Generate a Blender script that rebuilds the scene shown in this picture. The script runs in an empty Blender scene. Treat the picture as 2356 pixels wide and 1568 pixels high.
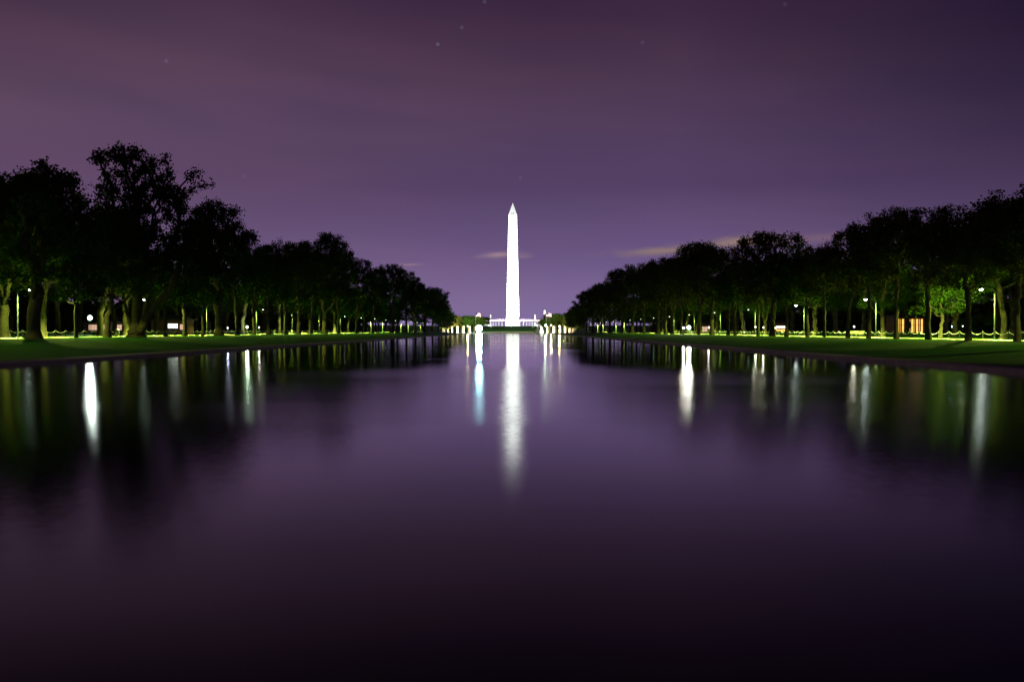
import bpy, math, random
import numpy as np
from mathutils import Vector

# ------------------------------------------------------------------ camera, sky, exposure
scene = bpy.context.scene
COL = scene.collection
F = 1942.0                      # focal length in pixels of a 2356 px wide picture
CAMZ = 2.0
cam_d = bpy.data.cameras.new('camera')
cam = bpy.data.objects.new('camera', cam_d)
COL.objects.link(cam)
cam.location = (0, 0, CAMZ)
cam.rotation_euler = (math.radians(90 - 0.708), 0, 0)
cam_d.sensor_width = 36
cam_d.lens = 36 * F / 2356
cam_d.clip_start = 0.1
cam_d.clip_end = 20000
scene.camera = cam
scene.view_settings.view_transform = 'Standard'
scene.view_settings.look = 'None'
scene.view_settings.exposure = 0
scene.view_settings.gamma = 1
scene.cycles.use_denoising = True
scene.cycles.max_bounces = 6
scene.cycles.diffuse_bounces = 2
scene.cycles.glossy_bounces = 3
scene.cycles.transparent_max_bounces = 4
scene.cycles.sample_clamp_indirect = 4.0
scene.cycles.caustics_reflective = False
scene.cycles.caustics_refractive = False


def lin(r, g, b):
    f = lambda c: (c / 255) / 12.92 if c / 255 <= 0.04045 else ((c / 255 + 0.055) / 1.055) ** 2.4
    return (f(r), f(g), f(b), 1)


class NT:
    """Small helper that strings nodes together."""
    def __init__(self, tree):
        self.t = tree
        tree.nodes.clear()

    def n(self, kind, **kw):
        nd = self.t.nodes.new(kind)
        for k, v in kw.items():
            setattr(nd, k, v)
        return nd

    def link(self, a, b):
        self.t.links.new(a, b)

    def val(self, sock, v):
        if isinstance(v, bpy.types.NodeSocket):
            self.link(v, sock)
        else:
            sock.default_value = v

    def math(self, op, a, b=0.0, c=0.0, clamp=False):
        nd = self.n('ShaderNodeMath', operation=op, use_clamp=clamp)
        for i, v in enumerate((a, b, c)):
            self.val(nd.inputs[i], v)
        return nd.outputs[0]

    def mix(self, fac, a, b, mode='MIX'):
        nd = self.n('ShaderNodeMix', data_type='RGBA', blend_type=mode)
        self.val(nd.inputs[0], fac)
        self.val(nd.inputs[6], a)
        self.val(nd.inputs[7], b)
        return nd.outputs[2]

    def ramp(self, fac, stops, interp='LINEAR'):
        nd = self.n('ShaderNodeValToRGB')
        cr = nd.color_ramp
        cr.interpolation = interp
        while len(cr.elements) < len(stops):
            cr.elements.new(0.5)
        for e, (p, c) in zip(cr.elements, stops):
            e.position = p
            e.color = c if hasattr(c, '__len__') else (c, c, c, 1)
        self.link(fac, nd.inputs[0])
        return nd.outputs[0]

    def noise(self, vec, scale, detail=4, rough=0.5, dist=0.0):
        nd = self.n('ShaderNodeTexNoise')
        nd.inputs['Scale'].default_value = scale
        nd.inputs['Detail'].default_value = detail
        nd.inputs['Roughness'].default_value = rough
        nd.inputs['Distortion'].default_value = dist
        if vec is not None:
            self.link(vec, nd.inputs['Vector'])
        return nd

    def comb(self, x, y, z):
        nd = self.n('ShaderNodeCombineXYZ')
        for i, v in enumerate((x, y, z)):
            self.val(nd.inputs[i], v)
        return nd.outputs[0]


def make_world():
    w = bpy.data.worlds.new('World')
    scene.world = w
    w.use_nodes = True
    N = NT(w.node_tree)
    out = N.n('ShaderNodeOutputWorld')
    bg = N.n('ShaderNodeBackground')
    N.link(bg.outputs[0], out.inputs[0])
    tc = N.n('ShaderNodeTexCoord')
    sep = N.n('ShaderNodeSeparateXYZ')
    N.link(tc.outputs['Generated'], sep.inputs[0])
    x, y, z = sep.outputs
    # glow of the city: bright at the horizon, falling off with height
    base = N.ramp(z, [(0.0, lin(130, 115, 163)), (0.04, lin(129, 109, 152)), (0.09, lin(113, 92, 134)),
                      (0.165, lin(88, 68, 106)), (0.22, lin(83, 64, 97)), (0.29, lin(77, 56, 81)),
                      (0.345, lin(64, 43, 69)), (0.42, lin(48, 31, 54)), (0.60, lin(30, 20, 36)),
                      (1.0, lin(20, 14, 26))])
    # warm thin veil to the north, clear dark blue to the south
    left = N.math('MULTIPLY', N.math('MULTIPLY_ADD', x, -1.5, 0.05, clamp=True), 1.0)
    veil = N.ramp(z, [(0.0, 0.35), (0.12, 0.5), (0.22, 0.9), (0.30, 0.7), (0.42, 0.0)])
    c1 = N.mix(N.math('MULTIPLY', N.math('MULTIPLY', left, veil), 0.75), base, lin(108, 82, 104))
    right = N.math('MULTIPLY_ADD', x, 3.0, -0.55, clamp=True)
    up = N.ramp(z, [(0.0, 0.30), (0.08, 0.32), (0.18, 0.55), (0.33, 1.0), (1.0, 1.0)])
    c2 = N.mix(N.math('MULTIPLY', N.math('MULTIPLY', right, up), 0.92), c1, lin(24, 17, 44))
    nw = N.math('MULTIPLY', N.math('MULTIPLY_ADD', x, -4.0, -1.2, clamp=True), N.ramp(z, [(0.0, 0.0), (0.22, 0.0), (0.36, 1.0), (1.0, 1.0)]))
    c2 = N.mix(N.math('MULTIPLY', nw, 0.7), c2, lin(46, 29, 52))
    # long streaks of thin cloud, slightly tilted
    zz = N.math('MULTIPLY_ADD', x, 0.10, z)
    sv = N.comb(N.math('MULTIPLY', x, 1.3), N.math('MULTIPLY', y, 0.4), N.math('MULTIPLY', zz, 9.0))
    st = N.noise(sv, 1.5, 3, 0.5, 0.25)
    stf = N.ramp(st.outputs[0], [(0.36, 0.0), (0.68, 1.0)], 'EASE')
    c3 = N.mix(N.math('MULTIPLY', stf, 0.35), c2, N.mix(1.0, c2, (1.5, 1.32, 1.18, 1), 'MULTIPLY'))
    sv2 = N.comb(N.math('MULTIPLY', x, 2.2), N.math('MULTIPLY', y, 0.6), N.math('MULTIPLY', z, 7.0))
    st2 = N.noise(sv2, 1.1, 2, 0.5, 0.2)
    stf2 = N.ramp(st2.outputs[0], [(0.42, 0.0), (0.66, 1.0)], 'EASE')
    c3 = N.mix(N.math('MULTIPLY', stf2, 0.32), c3, N.mix(1.0, c3, (0.80, 0.80, 1.06, 1), 'MULTIPLY'))
    # a few small clouds lit from below by the town
    cur = c3
    for (cx, cz, wx, wz, amt, col) in [(-0.0150, 0.0893, 0.018, 0.0030, 0.85, (168, 140, 150)),
                                       (0.010, 0.0870, 0.012, 0.0016, 0.45, (160, 130, 140)),
                                       (-0.120, 0.0770, 0.012, 0.0013, 0.7, (158, 128, 140)),
                                       (0.178, 0.0925, 0.048, 0.0040, 0.85, (152, 128, 118)),
                                       (0.262, 0.1010, 0.034, 0.0052, 0.9, (158, 132, 118)),
                                       (0.340, 0.1020, 0.050, 0.0045, 0.4, (140, 110, 120))]:
        dx = N.math('DIVIDE', N.math('SUBTRACT', x, cx), wx)
        dz = N.math('DIVIDE', N.math('SUBTRACT', z, N.math('MULTIPLY_ADD', N.math('SUBTRACT', x, cx), 0.05, cz)), wz)
        wob = N.noise(N.comb(N.math('MULTIPLY', x, 40), 0.0, N.math('MULTIPLY', z, 160)), 1.0, 2)
        r2 = N.math('ADD', N.math('MULTIPLY', dx, dx), N.math('MULTIPLY', dz, dz))
        g = N.math('POWER', 2.718, N.math('MULTIPLY', r2, N.math('MULTIPLY', wob.outputs[0], -2.0)))
        front = N.math('GREATER_THAN', y, 0.0)
        cur = N.mix(N.math('MULTIPLY', N.math('MULTIPLY', g, amt), front), cur, lin(*col))
    # faint stars
    for (px, py, s) in [(1008, 105, 1.0), (1063, 67, .55), (1115, 8, .55), (386, 143, .6), (1197, 410, .4), (1477, 101, .35), (563, 406, .3), (1803, 14, .3)]:
        v = Vector(((px - 1178) / F, 1, (760 - py) / F)).normalized()
        dt = N.n('ShaderNodeVectorMath', operation='DISTANCE')
        N.link(tc.outputs['Generated'], dt.inputs[0])
        dt.inputs[1].default_value = v
        f = N.math('SUBTRACT', 1.0, N.math('DIVIDE', dt.outputs[1], 0.0028), clamp=True)
        cur = N.mix(N.math('MULTIPLY', f, s * 0.22), cur, lin(165, 165, 215))
    N.link(cur, bg.inputs[0])
    bg.inputs[1].default_value = 0.90


make_world()


# ------------------------------------------------------------------ materials
def new_mat(name):
    m = bpy.data.materials.new(name)
    m.use_nodes = True
    N = NT(m.node_tree)
    out = N.n('ShaderNodeOutputMaterial')
    return m, N, out


def rough_mat(name, a, b, scale=3.0, rough=0.8, bump=0.0, metal=0.0, detail=5):
    """Two tones mixed by noise in object space."""
    m, N, out = new_mat(name)
    tc = N.n('ShaderNodeTexCoord')
    nz = N.noise(tc.outputs['Object'], scale, detail, 0.6)
    p = N.n('ShaderNodeBsdfPrincipled')
    N.link(N.mix(N.ramp(nz.outputs[0], [(0.3, 0.0), (0.7, 1.0)]), a, b), p.inputs['Base Color'])
    p.inputs['Roughness'].default_value = rough
    p.inputs['Metallic'].default_value = metal
    if bump:
        bp = N.n('ShaderNodeBump')
        bp.inputs['Strength'].default_value = bump
        N.link(nz.outputs[0], bp.inputs['Height'])
        N.link(bp.outputs[0], p.inputs['Normal'])
    N.link(p.outputs[0], out.inputs[0])
    return m


def glow_mat(name, color, strength):
    m, N, out = new_mat(name)
    e = N.n('ShaderNodeEmission')
    e.inputs[0].default_value = (*color, 1)
    e.inputs[1].default_value = strength
    N.link(e.outputs[0], out.inputs[0])
    return m


def leaf_mat(name, a, b, c):
    m, N, out = new_mat(name)
    geo = N.n('ShaderNodeNewGeometry')
    tc = N.n('ShaderNodeTexCoord')
    nz = N.noise(tc.outputs['Object'], 0.5, 2)
    col = N.mix(geo.outputs['Random Per Island'], a, b)
    col = N.mix(N.ramp(nz.outputs[0], [(0.45, 0.0), (0.7, 0.8)]), col, c)
    d = N.n('ShaderNodeBsdfDiffuse')
    t = N.n('ShaderNodeBsdfTranslucent')
    N.link(col, d.inputs[0])
    N.link(col, t.inputs[0])
    mx = N.n('ShaderNodeMixShader')
    mx.inputs[0].default_value = 0.3
    N.link(d.outputs[0], mx.inputs[1])
    N.link(t.outputs[0], mx.inputs[2])
    N.link(mx.outputs[0], out.inputs[0])
    return m


M = {}
M['leaf_green'] = leaf_mat('elm_leaves_green', (0.018, 0.050, 0.008, 1), (0.045, 0.085, 0.014, 1), (0.030, 0.042, 0.010, 1))
M['leaf_olive'] = leaf_mat('elm_leaves_olive', (0.030, 0.050, 0.008, 1), (0.070, 0.085, 0.014, 1), (0.062, 0.048, 0.014, 1))
M['bark'] = rough_mat('elm_bark', (0.026, 0.020, 0.012, 1), (0.080, 0.060, 0.034, 1), 2.2, 0.95, 0.6)
M['stone'] = rough_mat('granite_coping', (0.36, 0.34, 0.21, 1), (0.56, 0.52, 0.34, 1), 1.3, 0.8, 0.15)
M['marble'] = rough_mat('white_marble', (0.72, 0.71, 0.68, 1), (0.80, 0.79, 0.76, 1), 0.15, 0.7)
M['marble_pale'] = rough_mat('paler_marble', (0.76, 0.76, 0.74, 1), (0.83, 0.83, 0.81, 1), 0.15, 0.7)
M['granite'] = rough_mat('pillar_granite', (0.46, 0.44, 0.40, 1), (0.58, 0.56, 0.52, 1), 1.5, 0.75, 0.1)
M['bronze'] = rough_mat('bronze', (0.06, 0.05, 0.02, 1), (0.10, 0.09, 0.04, 1), 4, 0.5, 0.0, 0.6)
M['path'] = rough_mat('gravel_path', (0.24, 0.21, 0.14, 1), (0.36, 0.32, 0.22, 1), 0.8, 0.95, 0.2)
M['rimpath'] = rough_mat('worn_rim_path', (0.08, 0.072, 0.022, 1), (0.14, 0.122, 0.04, 1), 0.7, 0.95, 0.2)
M['pole'] = rough_mat('grey_green_pole_paint', (0.02, 0.034, 0.03, 1), (0.035, 0.052, 0.045, 1), 3, 0.5)
M['white_pole'] = rough_mat('white_pole_paint', (0.72, 0.72, 0.72, 1), (0.82, 0.82, 0.82, 1), 3, 0.4)
M['dark_metal'] = rough_mat('dark_metal', (0.015, 0.017, 0.016, 1), (0.035, 0.037, 0.035, 1), 4, 0.5)
M['chain'] = rough_mat('galvanised_chain', (0.45, 0.46, 0.46, 1), (0.65, 0.66, 0.66, 1), 5, 0.35, 0.0, 0.3)
M['wood'] = rough_mat('bench_slats', (0.28, 0.24, 0.16, 1), (0.40, 0.36, 0.26, 1), 4, 0.7)
M['brick'] = rough_mat('red_brown_wall', (0.16, 0.07, 0.045, 1), (0.24, 0.11, 0.07, 1), 1.5, 0.9)
M['roof'] = rough_mat('dark_roof', (0.03, 0.03, 0.03, 1), (0.06, 0.055, 0.05, 1), 1.5, 0.8)
M['castle'] = rough_mat('red_sandstone', (0.07, 0.03, 0.03, 1), (0.11, 0.05, 0.045, 1), 0.5, 0.9)
M['pale_wall'] = rough_mat('pale_stone_wall', (0.40, 0.39, 0.33, 1), (0.55, 0.53, 0.46, 1), 0.8, 0.8)
M['plain_white'] = rough_mat('weathered_white', (0.70, 0.70, 0.68, 1), (0.82, 0.82, 0.80, 1), 1.0, 0.6)
M['lamp'] = glow_mat('lamp_glow', (0.82, 1.0, 0.84), 55)
M['lamp_far'] = glow_mat('lamp_glow_far', (0.92, 1.0, 0.86), 5)
M['flood'] = glow_mat('flood_glow', (0.66, 1.0, 0.82), 17)
M['flood_blue'] = glow_mat('flood_glow_bluish', (0.42, 0.92, 1.0), 330)
M['globe'] = glow_mat('globe_glow', (1.0, 0.95, 0.80), 7)
M['window_warm'] = glow_mat('window_glow_warm', (1.0, 0.48, 0.10), 1.7)
M['window_white'] = glow_mat('window_glow_white', (0.88, 1.0, 0.86), 3.5)
M['window_pink'] = glow_mat('window_glow_pink', (1.0, 0.62, 0.42), 0.7)
M['blue_light'] = glow_mat('blue_lamp_glow', (0.30, 0.40, 1.0), 30)


def water_mat():
    m, N, out = new_mat('pool_water')
    gl = N.n('ShaderNodeBsdfAnisotropic', distribution='BECKMANN')
    gl.inputs['Color'].default_value = (1, 1, 1, 1)
    gl.inputs['Anisotropy'].default_value = 0.25
    N.link(N.comb(0.0, 1.0, 0.0), gl.inputs['Tangent'])
    fr = N.n('ShaderNodeFresnel')
    fr.inputs['IOR'].default_value = 1.36
    dp = N.n('ShaderNodeBsdfDiffuse')
    dp.inputs[0].default_value = (0.004, 0.006, 0.005, 1)
    tc = N.n('ShaderNodeTexCoord')
    sep = N.n('ShaderNodeSeparateXYZ')
    N.link(tc.outputs['Object'], sep.inputs[0])
    x, y, z = sep.outputs
    # wind: calm sheets and rougher lanes that lie across the pool, the near end is ruffled
    lane = N.noise(N.comb(N.math('MULTIPLY', x, 0.012), N.math('MULTIPLY', y, 0.035), 0.0), 1.0, 3, 0.5, 0.4)
    edge = N.math('MULTIPLY_ADD', N.math('SUBTRACT', lane.outputs[0], 0.5), 22.0, y)
    near = N.ramp(N.math('DIVIDE', edge, 100.0), [(0.0, 0.62), (0.12, 0.66), (0.27, 1.0), (0.36, 0.85), (0.55, 0.15), (1.0, 0.0)], 'EASE')
    band = N.ramp(lane.outputs[0], [(0.50, 0.0), (0.60, 1.0)], 'EASE')
    ro = N.math('ADD', 0.082, N.math('ADD', N.math('MULTIPLY', near, 0.108), N.math('MULTIPLY', band, 0.05)))
    N.link(ro, gl.inputs['Roughness'])
    # ripples: direct slopes, larger across the pool than along it
    fine = N.noise(N.comb(N.math('MULTIPLY', x, 1.0), N.math('MULTIPLY', y, 0.75), 0.0), 5.0, 3, 0.6)
    big = N.noise(N.comb(N.math('MULTIPLY', x, 0.5), N.math('MULTIPLY', y, 0.35), 3.0), 0.8, 2, 0.5)
    sc = N.n('ShaderNodeSeparateColor')
    N.link(fine.outputs['Color'], sc.inputs[0])
    sb = N.n('ShaderNodeSeparateColor')
    N.link(big.outputs['Color'], sb.inputs[0])
    amp = N.math('MULTIPLY', N.math('MULTIPLY_ADD', near, 0.9, 0.10), N.ramp(N.math('DIVIDE', y, 40.0), [(0.12, 0.25), (0.75, 1.0)]))
    nx = N.math('MULTIPLY', N.math('ADD', N.math('MULTIPLY', N.math('SUBTRACT', sc.outputs[0], 0.5), 0.12),
                                   N.math('MULTIPLY', N.math('SUBTRACT', sb.outputs[0], 0.5), 0.02)), amp)
    ny = N.math('MULTIPLY', N.math('ADD', N.math('MULTIPLY', N.math('SUBTRACT', sc.outputs[1], 0.5), 0.015),
                                   N.math('MULTIPLY', N.math('SUBTRACT', sb.outputs[1], 0.5), 0.004)), amp)
    vn = N.n('ShaderNodeVectorMath', operation='NORMALIZE')
    N.link(N.comb(nx, ny, 1.0), vn.inputs[0])
    N.link(vn.outputs[0], gl.inputs['Normal'])
    mx = N.n('ShaderNodeMixShader')
    N.link(N.ramp(fr.outputs[0], [(0.0, 0.0), (0.12, 0.080), (0.25, 0.27), (0.40, 0.64), (0.55, 0.84), (1.0, 1.0)]), mx.inputs[0])
    N.link(dp.outputs[0], mx.inputs[1])
    N.link(gl.outputs[0], mx.inputs[2])
    N.link(mx.outputs[0], out.inputs[0])
    return m


def grass_mat():
    m, N, out = new_mat('lawn_grass')
    tc = N.n('ShaderNodeTexCoord')
    a = N.noise(tc.outputs['Object'], 0.22, 5, 0.6)
    b = N.noise(tc.outputs['Object'], 3.5, 4, 0.7)
    c = N.noise(tc.outputs['Object'], 22.0, 3, 0.7)
    col = N.mix(N.ramp(a.outputs[0], [(0.35, 0.0), (0.65, 1.0)]), (0.026, 0.115, 0.010, 1), (0.050, 0.150, 0.016, 1))
    col = N.mix(N.ramp(b.outputs[0], [(0.40, 0.0), (0.75, 0.7)]), col, (0.020, 0.070, 0.010, 1))
    col = N.mix(N.ramp(c.outputs[0], [(0.45, 0.0), (0.70, 0.6)]), col, (0.070, 0.180, 0.022, 1))
    bp = N.n('ShaderNodeBump')
    bp.inputs['Strength'].default_value = 0.8
    bp.inputs['Distance'].default_value = 0.06
    N.link(c.outputs[0], bp.inputs['Height'])
    p = N.n('ShaderNodeBsdfPrincipled')
    N.link(col, p.inputs['Base Color'])
    N.link(bp.outputs[0], p.inputs['Normal'])
    p.inputs['Roughness'].default_value = 0.95
    p.inputs['Specular IOR Level'].default_value = 0.1
    N.link(p.outputs[0], out.inputs[0])
    return m


def flag_mat():
    """Thirteen red and white stripes and a blue corner, by the flag's own coordinates."""
    m, N, out = new_mat('striped_flag')
    tc = N.n('ShaderNodeTexCoord')
    sep = N.n('ShaderNodeSeparateXYZ')
    N.link(tc.outputs['UV'], sep.inputs[0])
    u, v, _ = sep.outputs
    stripe = N.math('GREATER_THAN', N.math('MODULO', N.math('MULTIPLY', v, 6.5), 1.0), 0.5)
    col = N.mix(stripe, (0.50, 0.10, 0.10, 1), (0.82, 0.82, 0.82, 1))
    cant = N.math('MULTIPLY', N.math('LESS_THAN', u, 0.4), N.math('GREATER_THAN', v, 0.46))
    col = N.mix(cant, col, (0.03, 0.04, 0.14, 1))
    d = N.n('ShaderNodeBsdfDiffuse')
    N.link(col, d.inputs[0])
    N.link(d.outputs[0], out.inputs[0])
    return m


M['water'] = water_mat()
M['grass'] = grass_mat()
M['flag'] = flag_mat()


# ------------------------------------------------------------------ mesh helpers
class MB:
    def __init__(self):
        self.v, self.f = [], []

    def add(self, vs, fs):
        o = len(self.v)
        self.v += [tuple(p) for p in vs]
        self.f += [tuple(i + o for i in q) for q in fs]
        return self

    def box(self, x0, x1, y0, y1, z0, z1, bev=0.0):
        if bev <= 0:
            vs = [(x0, y0, z0), (x1, y0, z0), (x1, y1, z0), (x0, y1, z0), (x0, y0, z1), (x1, y0, z1), (x1, y1, z1), (x0, y1, z1)]
            return self.add(vs, [(0, 3, 2, 1), (4, 5, 6, 7), (0, 1, 5, 4), (1, 2, 6, 5), (2, 3, 7, 6), (3, 0, 4, 7)])
        b = bev
        vs = []
        for (i, z) in ((0, z0), (0, z1 - b), (b, z1)):
            vs += [(x0 + i, y0 + i, z), (x1 - i, y0 + i, z), (x1 - i, y1 - i, z), (x0 + i, y1 - i, z)]
        fs = [(0, 3, 2, 1), (8, 9, 10, 11)]
        for k in (0, 4):
            for j in range(4):
                a, c = k + j, k + (j + 1) % 4
                fs.append((a, c, c + 4, a + 4))
        return self.add(vs, fs)

    def tube(self, pts, rad, n=8, cap=True):
        pts = [Vector(p) for p in pts]
        if not hasattr(rad, '__len__'):
            rad = [rad] * len(pts)
        rings = []
        for i, p in enumerate(pts):
            d = (pts[min(i + 1, len(pts) - 1)] - pts[max(i - 1, 0)]).normalized()
            a = d.orthogonal().normalized() if abs(d.z) < 0.99 else Vector((1, 0, 0))
            if abs(d.z) < 0.99:
                a = d.cross(Vector((0, 0, 1))).normalized()
            b = d.cross(a).normalized()
            rings.append([p + (a * math.cos(2 * math.pi * k / n) + b * math.sin(2 * math.pi * k / n)) * rad[i] for k in range(n)])
        vs = [q for r in rings for q in r]
        fs = []
        for i in range(len(pts) - 1):
            for k in range(n):
                a, b = i * n + k, i * n + (k + 1) % n
                fs.append((a, b, b + n, a + n))
        if cap:
            fs.append(tuple(range(n))[::-1])
            fs.append(tuple((len(pts) - 1) * n + k for k in range(n)))
        return self.add(vs, fs)

    def lathe(self, prof, c=(0, 0, 0), n=16):
        vs = [(c[0] + r * math.cos(2 * math.pi * k / n), c[1] + r * math.sin(2 * math.pi * k / n), c[2] + z) for (r, z) in prof for k in range(n)]
        fs = []
        for i in range(len(prof) - 1):
            for k in range(n):
                a, b = i * n + k, i * n + (k + 1) % n
                fs.append((a, b, b + n, a + n))
        fs.append(tuple(range(n))[::-1])
        fs.append(tuple((len(prof) - 1) * n + k for k in range(n)))
        return self.add(vs, fs)

    def ball(self, c, rx, ry, rz, nu=12, nv=8):
        prof = [(math.sin(math.pi * (j + .02) / (nv + .04)), -math.cos(math.pi * (j + .02) / (nv + .04))) for j in range(nv + 1)]
        vs = [(c[0] + rx * r * math.cos(2 * math.pi * k / nu), c[1] + ry * r * math.sin(2 * math.pi * k / nu), c[2] + rz * z) for (r, z) in prof for k in range(nu)]
        fs = []
        for i in range(nv):
            for k in range(nu):
                a, b = i * nu + k, i * nu + (k + 1) % nu
                fs.append((a, b, b + nu, a + nu))
        return self.add(vs, fs)

    def mesh(self, name, mat, smooth=False):
        me = bpy.data.meshes.new(name)
        me.from_pydata(self.v, [], self.f)
        me.materials.append(M[mat])
        if smooth:
            me.polygons.foreach_set('use_smooth', [True] * len(me.polygons))
        me.update()
        return me

    def build(self, name, mat, parent=None, smooth=False):
        return link(name, self.mesh(name, mat, smooth), parent)


def link(name, data, parent=None):
    o = bpy.data.objects.new(name, data)
    COL.objects.link(o)
    if parent is not None:
        o.parent = parent
    return o


def tag(o, label=None, cat=None, group=None, kind=None):
    for k, v in (('label', label), ('category', cat), ('group', group), ('kind', kind)):
        if v:
            o[k] = v
        elif k in o and k == 'group':
            del o[k]
    return o


def thing(name, label, cat, loc=(0, 0, 0), rz=0.0, group=None):
    o = link(name, None)
    o.location = loc
    o.rotation_euler = (0, 0, rz)
    o.empty_display_size = 0.3
    return tag(o, label, cat, group)


def copy_tree(o, parent=None):
    c = o.copy()
    COL.objects.link(c)
    c.parent = parent
    for ch in list(o.children):
        copy_tree(ch, c)
    return c


def spot(name, loc, target, power, color, half_deg, blend=0.5, radius=0.15, parent=None):
    ld = bpy.data.lights.new(name, 'SPOT')
    ld.energy = power
    ld.color = color
    ld.spot_size = math.radians(2 * half_deg)
    ld.spot_blend = blend
    ld.shadow_soft_size = radius
    o = link(name, ld, parent)
    o.location = loc
    o.rotation_euler = (Vector(target) - Vector(loc)).to_track_quat('-Z', 'Y').to_euler()
    return o


def point(name, loc, power, color, radius=0.15, parent=None):
    ld = bpy.data.lights.new(name, 'POINT')
    ld.energy = power
    ld.color = color
    ld.shadow_soft_size = radius
    o = link(name, ld, parent)
    o.location = loc
    return o


def wx(px, Y):
    """World x of picture column px (2356 wide) at distance Y."""
    return (px - 1179) / F * Y


def wz(py, Y):
    return (760 - py) / F * Y + CAMZ


# ------------------------------------------------------------------ setting: ground, pool, paths
PL, PR, PY0, PY1 = -28.0, 23.0, 2.2, 560.0       # the pool
CREST_L, CREST_R = 1.15, 1.0


def sstep(a, b, t):
    t = np.clip((t - a) / (b - a), 0, 1)
    return t * t * (3 - 2 * t)


def ground_h(x, y):
    x = np.asarray(x, float)
    y = np.asarray(y, float)
    ul = PL - x
    ur = x - PR
    hl = 0.14 + (CREST_L - 0.14) * (0.55 * sstep(4, 21.5, ul) + 0.45 * np.clip((ul - 4) / 17.5, 0, 1)) + 0.9 * sstep(40, 110, ul)
    hr = 0.14 + (CREST_R - 0.14) * (0.55 * sstep(4, 21.5, ur) + 0.45 * np.clip((ur - 4) / 17.5, 0, 1)) + 0.9 * sstep(40, 110, ur)
    h = np.where(ul > 0, hl, np.where(ur > 0, hr, 0.14))
    flat = 0.22 + 0.9 * sstep(70, 140, np.abs(x + 2.5))
    t = sstep(555, 600, y)
    h = h * (1 - t) + flat * t
    hill = 7.6 * sstep(745, 1105, y) * (1 - 0.35 * sstep(1400, 2500, y))
    return h + hill


def build_ground():
    xs = [-6000, -3000, -1500, -800, -500, -350, -250, -190, -150, -130, -110, -98, -88, -80, -74, -70, -66, -63, -60, -57, -54, -52, -50.5, -49.5, -48,
          -46, -44, -42, -40, -38, -36, -34, -32.5, -31, -29.6, -28.9, -28.5, -20, -10, 0, 10, 18, 23.5, 23.9, 24.6, 26, 27.5, 29, 31, 33, 35, 37, 39, 41, 43,
          44.5, 45.5, 47, 49, 52, 55, 58, 61, 65, 69, 75, 83, 93, 105, 125, 145, 185, 245, 345, 500, 800, 1500, 3000, 6000]
    ys = [-400, -100, -30, -5, 0.6, 1.6] + list(range(6, 561, 8)) + [560.6, 561.4, 566, 575, 590, 600, 640, 700, 740] + list(range(760, 1120, 20)) + [1140, 1200, 1300, 1400, 1700, 2100, 2600, 4000, 9000]
    X, Y = np.meshgrid(xs, ys)
    H = ground_h(X, Y)
    pool = (X > PL - 0.7) & (X < PR + 0.7) & (Y > 1.0) & (Y < 561)
    H = np.where(pool, -1.1, H)
    nx, ny = len(xs), len(ys)
    vs = np.stack([X.ravel(), Y.ravel(), H.ravel()], 1)
    fs = [(j * nx + i, j * nx + i + 1, (j + 1) * nx + i + 1, (j + 1) * nx + i) for j in range(ny - 1) for i in range(nx - 1)]
    me = bpy.data.meshes.new('ground')
    me.from_pydata(vs.tolist(), [], fs)
    me.materials.append(M['grass'])
    me.polygons.foreach_set('use_smooth', [True] * len(me.polygons))
    tag(link('ground', me), kind='structure')


def sheet(name, mat, x0, x1, y0, y1, lift, nx=6, dy=8):
    ny = max(2, int((y1 - y0) / dy))
    X, Y = np.meshgrid(np.linspace(x0, x1, nx + 1), np.linspace(y0, y1, ny + 1))
    H = ground_h(X, Y) + lift
    vs = np.stack([X.ravel(), Y.ravel(), H.ravel()], 1).tolist()
    fs = [(j * (nx + 1) + i, j * (nx + 1) + i + 1, (j + 1) * (nx + 1) + i + 1, (j + 1) * (nx + 1) + i) for j in range(ny) for i in range(nx)]
    mb = MB()
    mb.v, mb.f = vs, fs
    return tag(mb.build(name, mat, smooth=True), kind='structure')


build_ground()
w = MB()
w.add([(PL - .2, PY0 - .2, 0), (PR + .2, PY0 - .2, 0), (PR + .2, PY1 + .2, 0), (PL - .2, PY1 + .2, 0)], [(0, 1, 2, 3)])
tag(w.build('water', 'water'), kind='structure')
cp = MB()                                         # granite coping round the pool, in separate slabs with fine joints
for (xa, xb) in ((PL - 1.25, PL), (PR, PR + 1.25)):
    yy = PY0
    while yy < PY1 - 0.1:
        y2 = min(yy + 4.0, PY1)
        cp.box(xa, xb, yy + .006, y2 - .006, -0.9, 0.20, 0.025)
        yy = y2
cp.box(PL - 1.25, PR + 1.25, PY0 - 1.25, PY0 - .004, -0.9, 0.20, 0.03)
cp.box(PL - 1.25, PR + 1.25, PY1 + .004, PY1 + 1.25, -0.9, 0.20, 0.03)
tag(cp.build('pool_coping', 'stone'), kind='structure')
sheet('rim_path', 'rimpath', PL - 2.8, PL - 1.2, 3, 558, 0.03, 4)
sheet('rim_path', 'rimpath', PR + 1.2, PR + 2.8, 3, 558, 0.03, 4)
sheet('gravel_walk', 'path', -57.0, -53.5, 20, 560, 0.02, 4)
sheet('gravel_walk', 'path', 48.5, 52.0, 20, 560, 0.02, 4)
sheet('memorial_plaza', 'path', -52, 47, 563, 738, 0.03, 10)

# ------------------------------------------------------------------ trees
RNG = np.random.default_rng(7)


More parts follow.
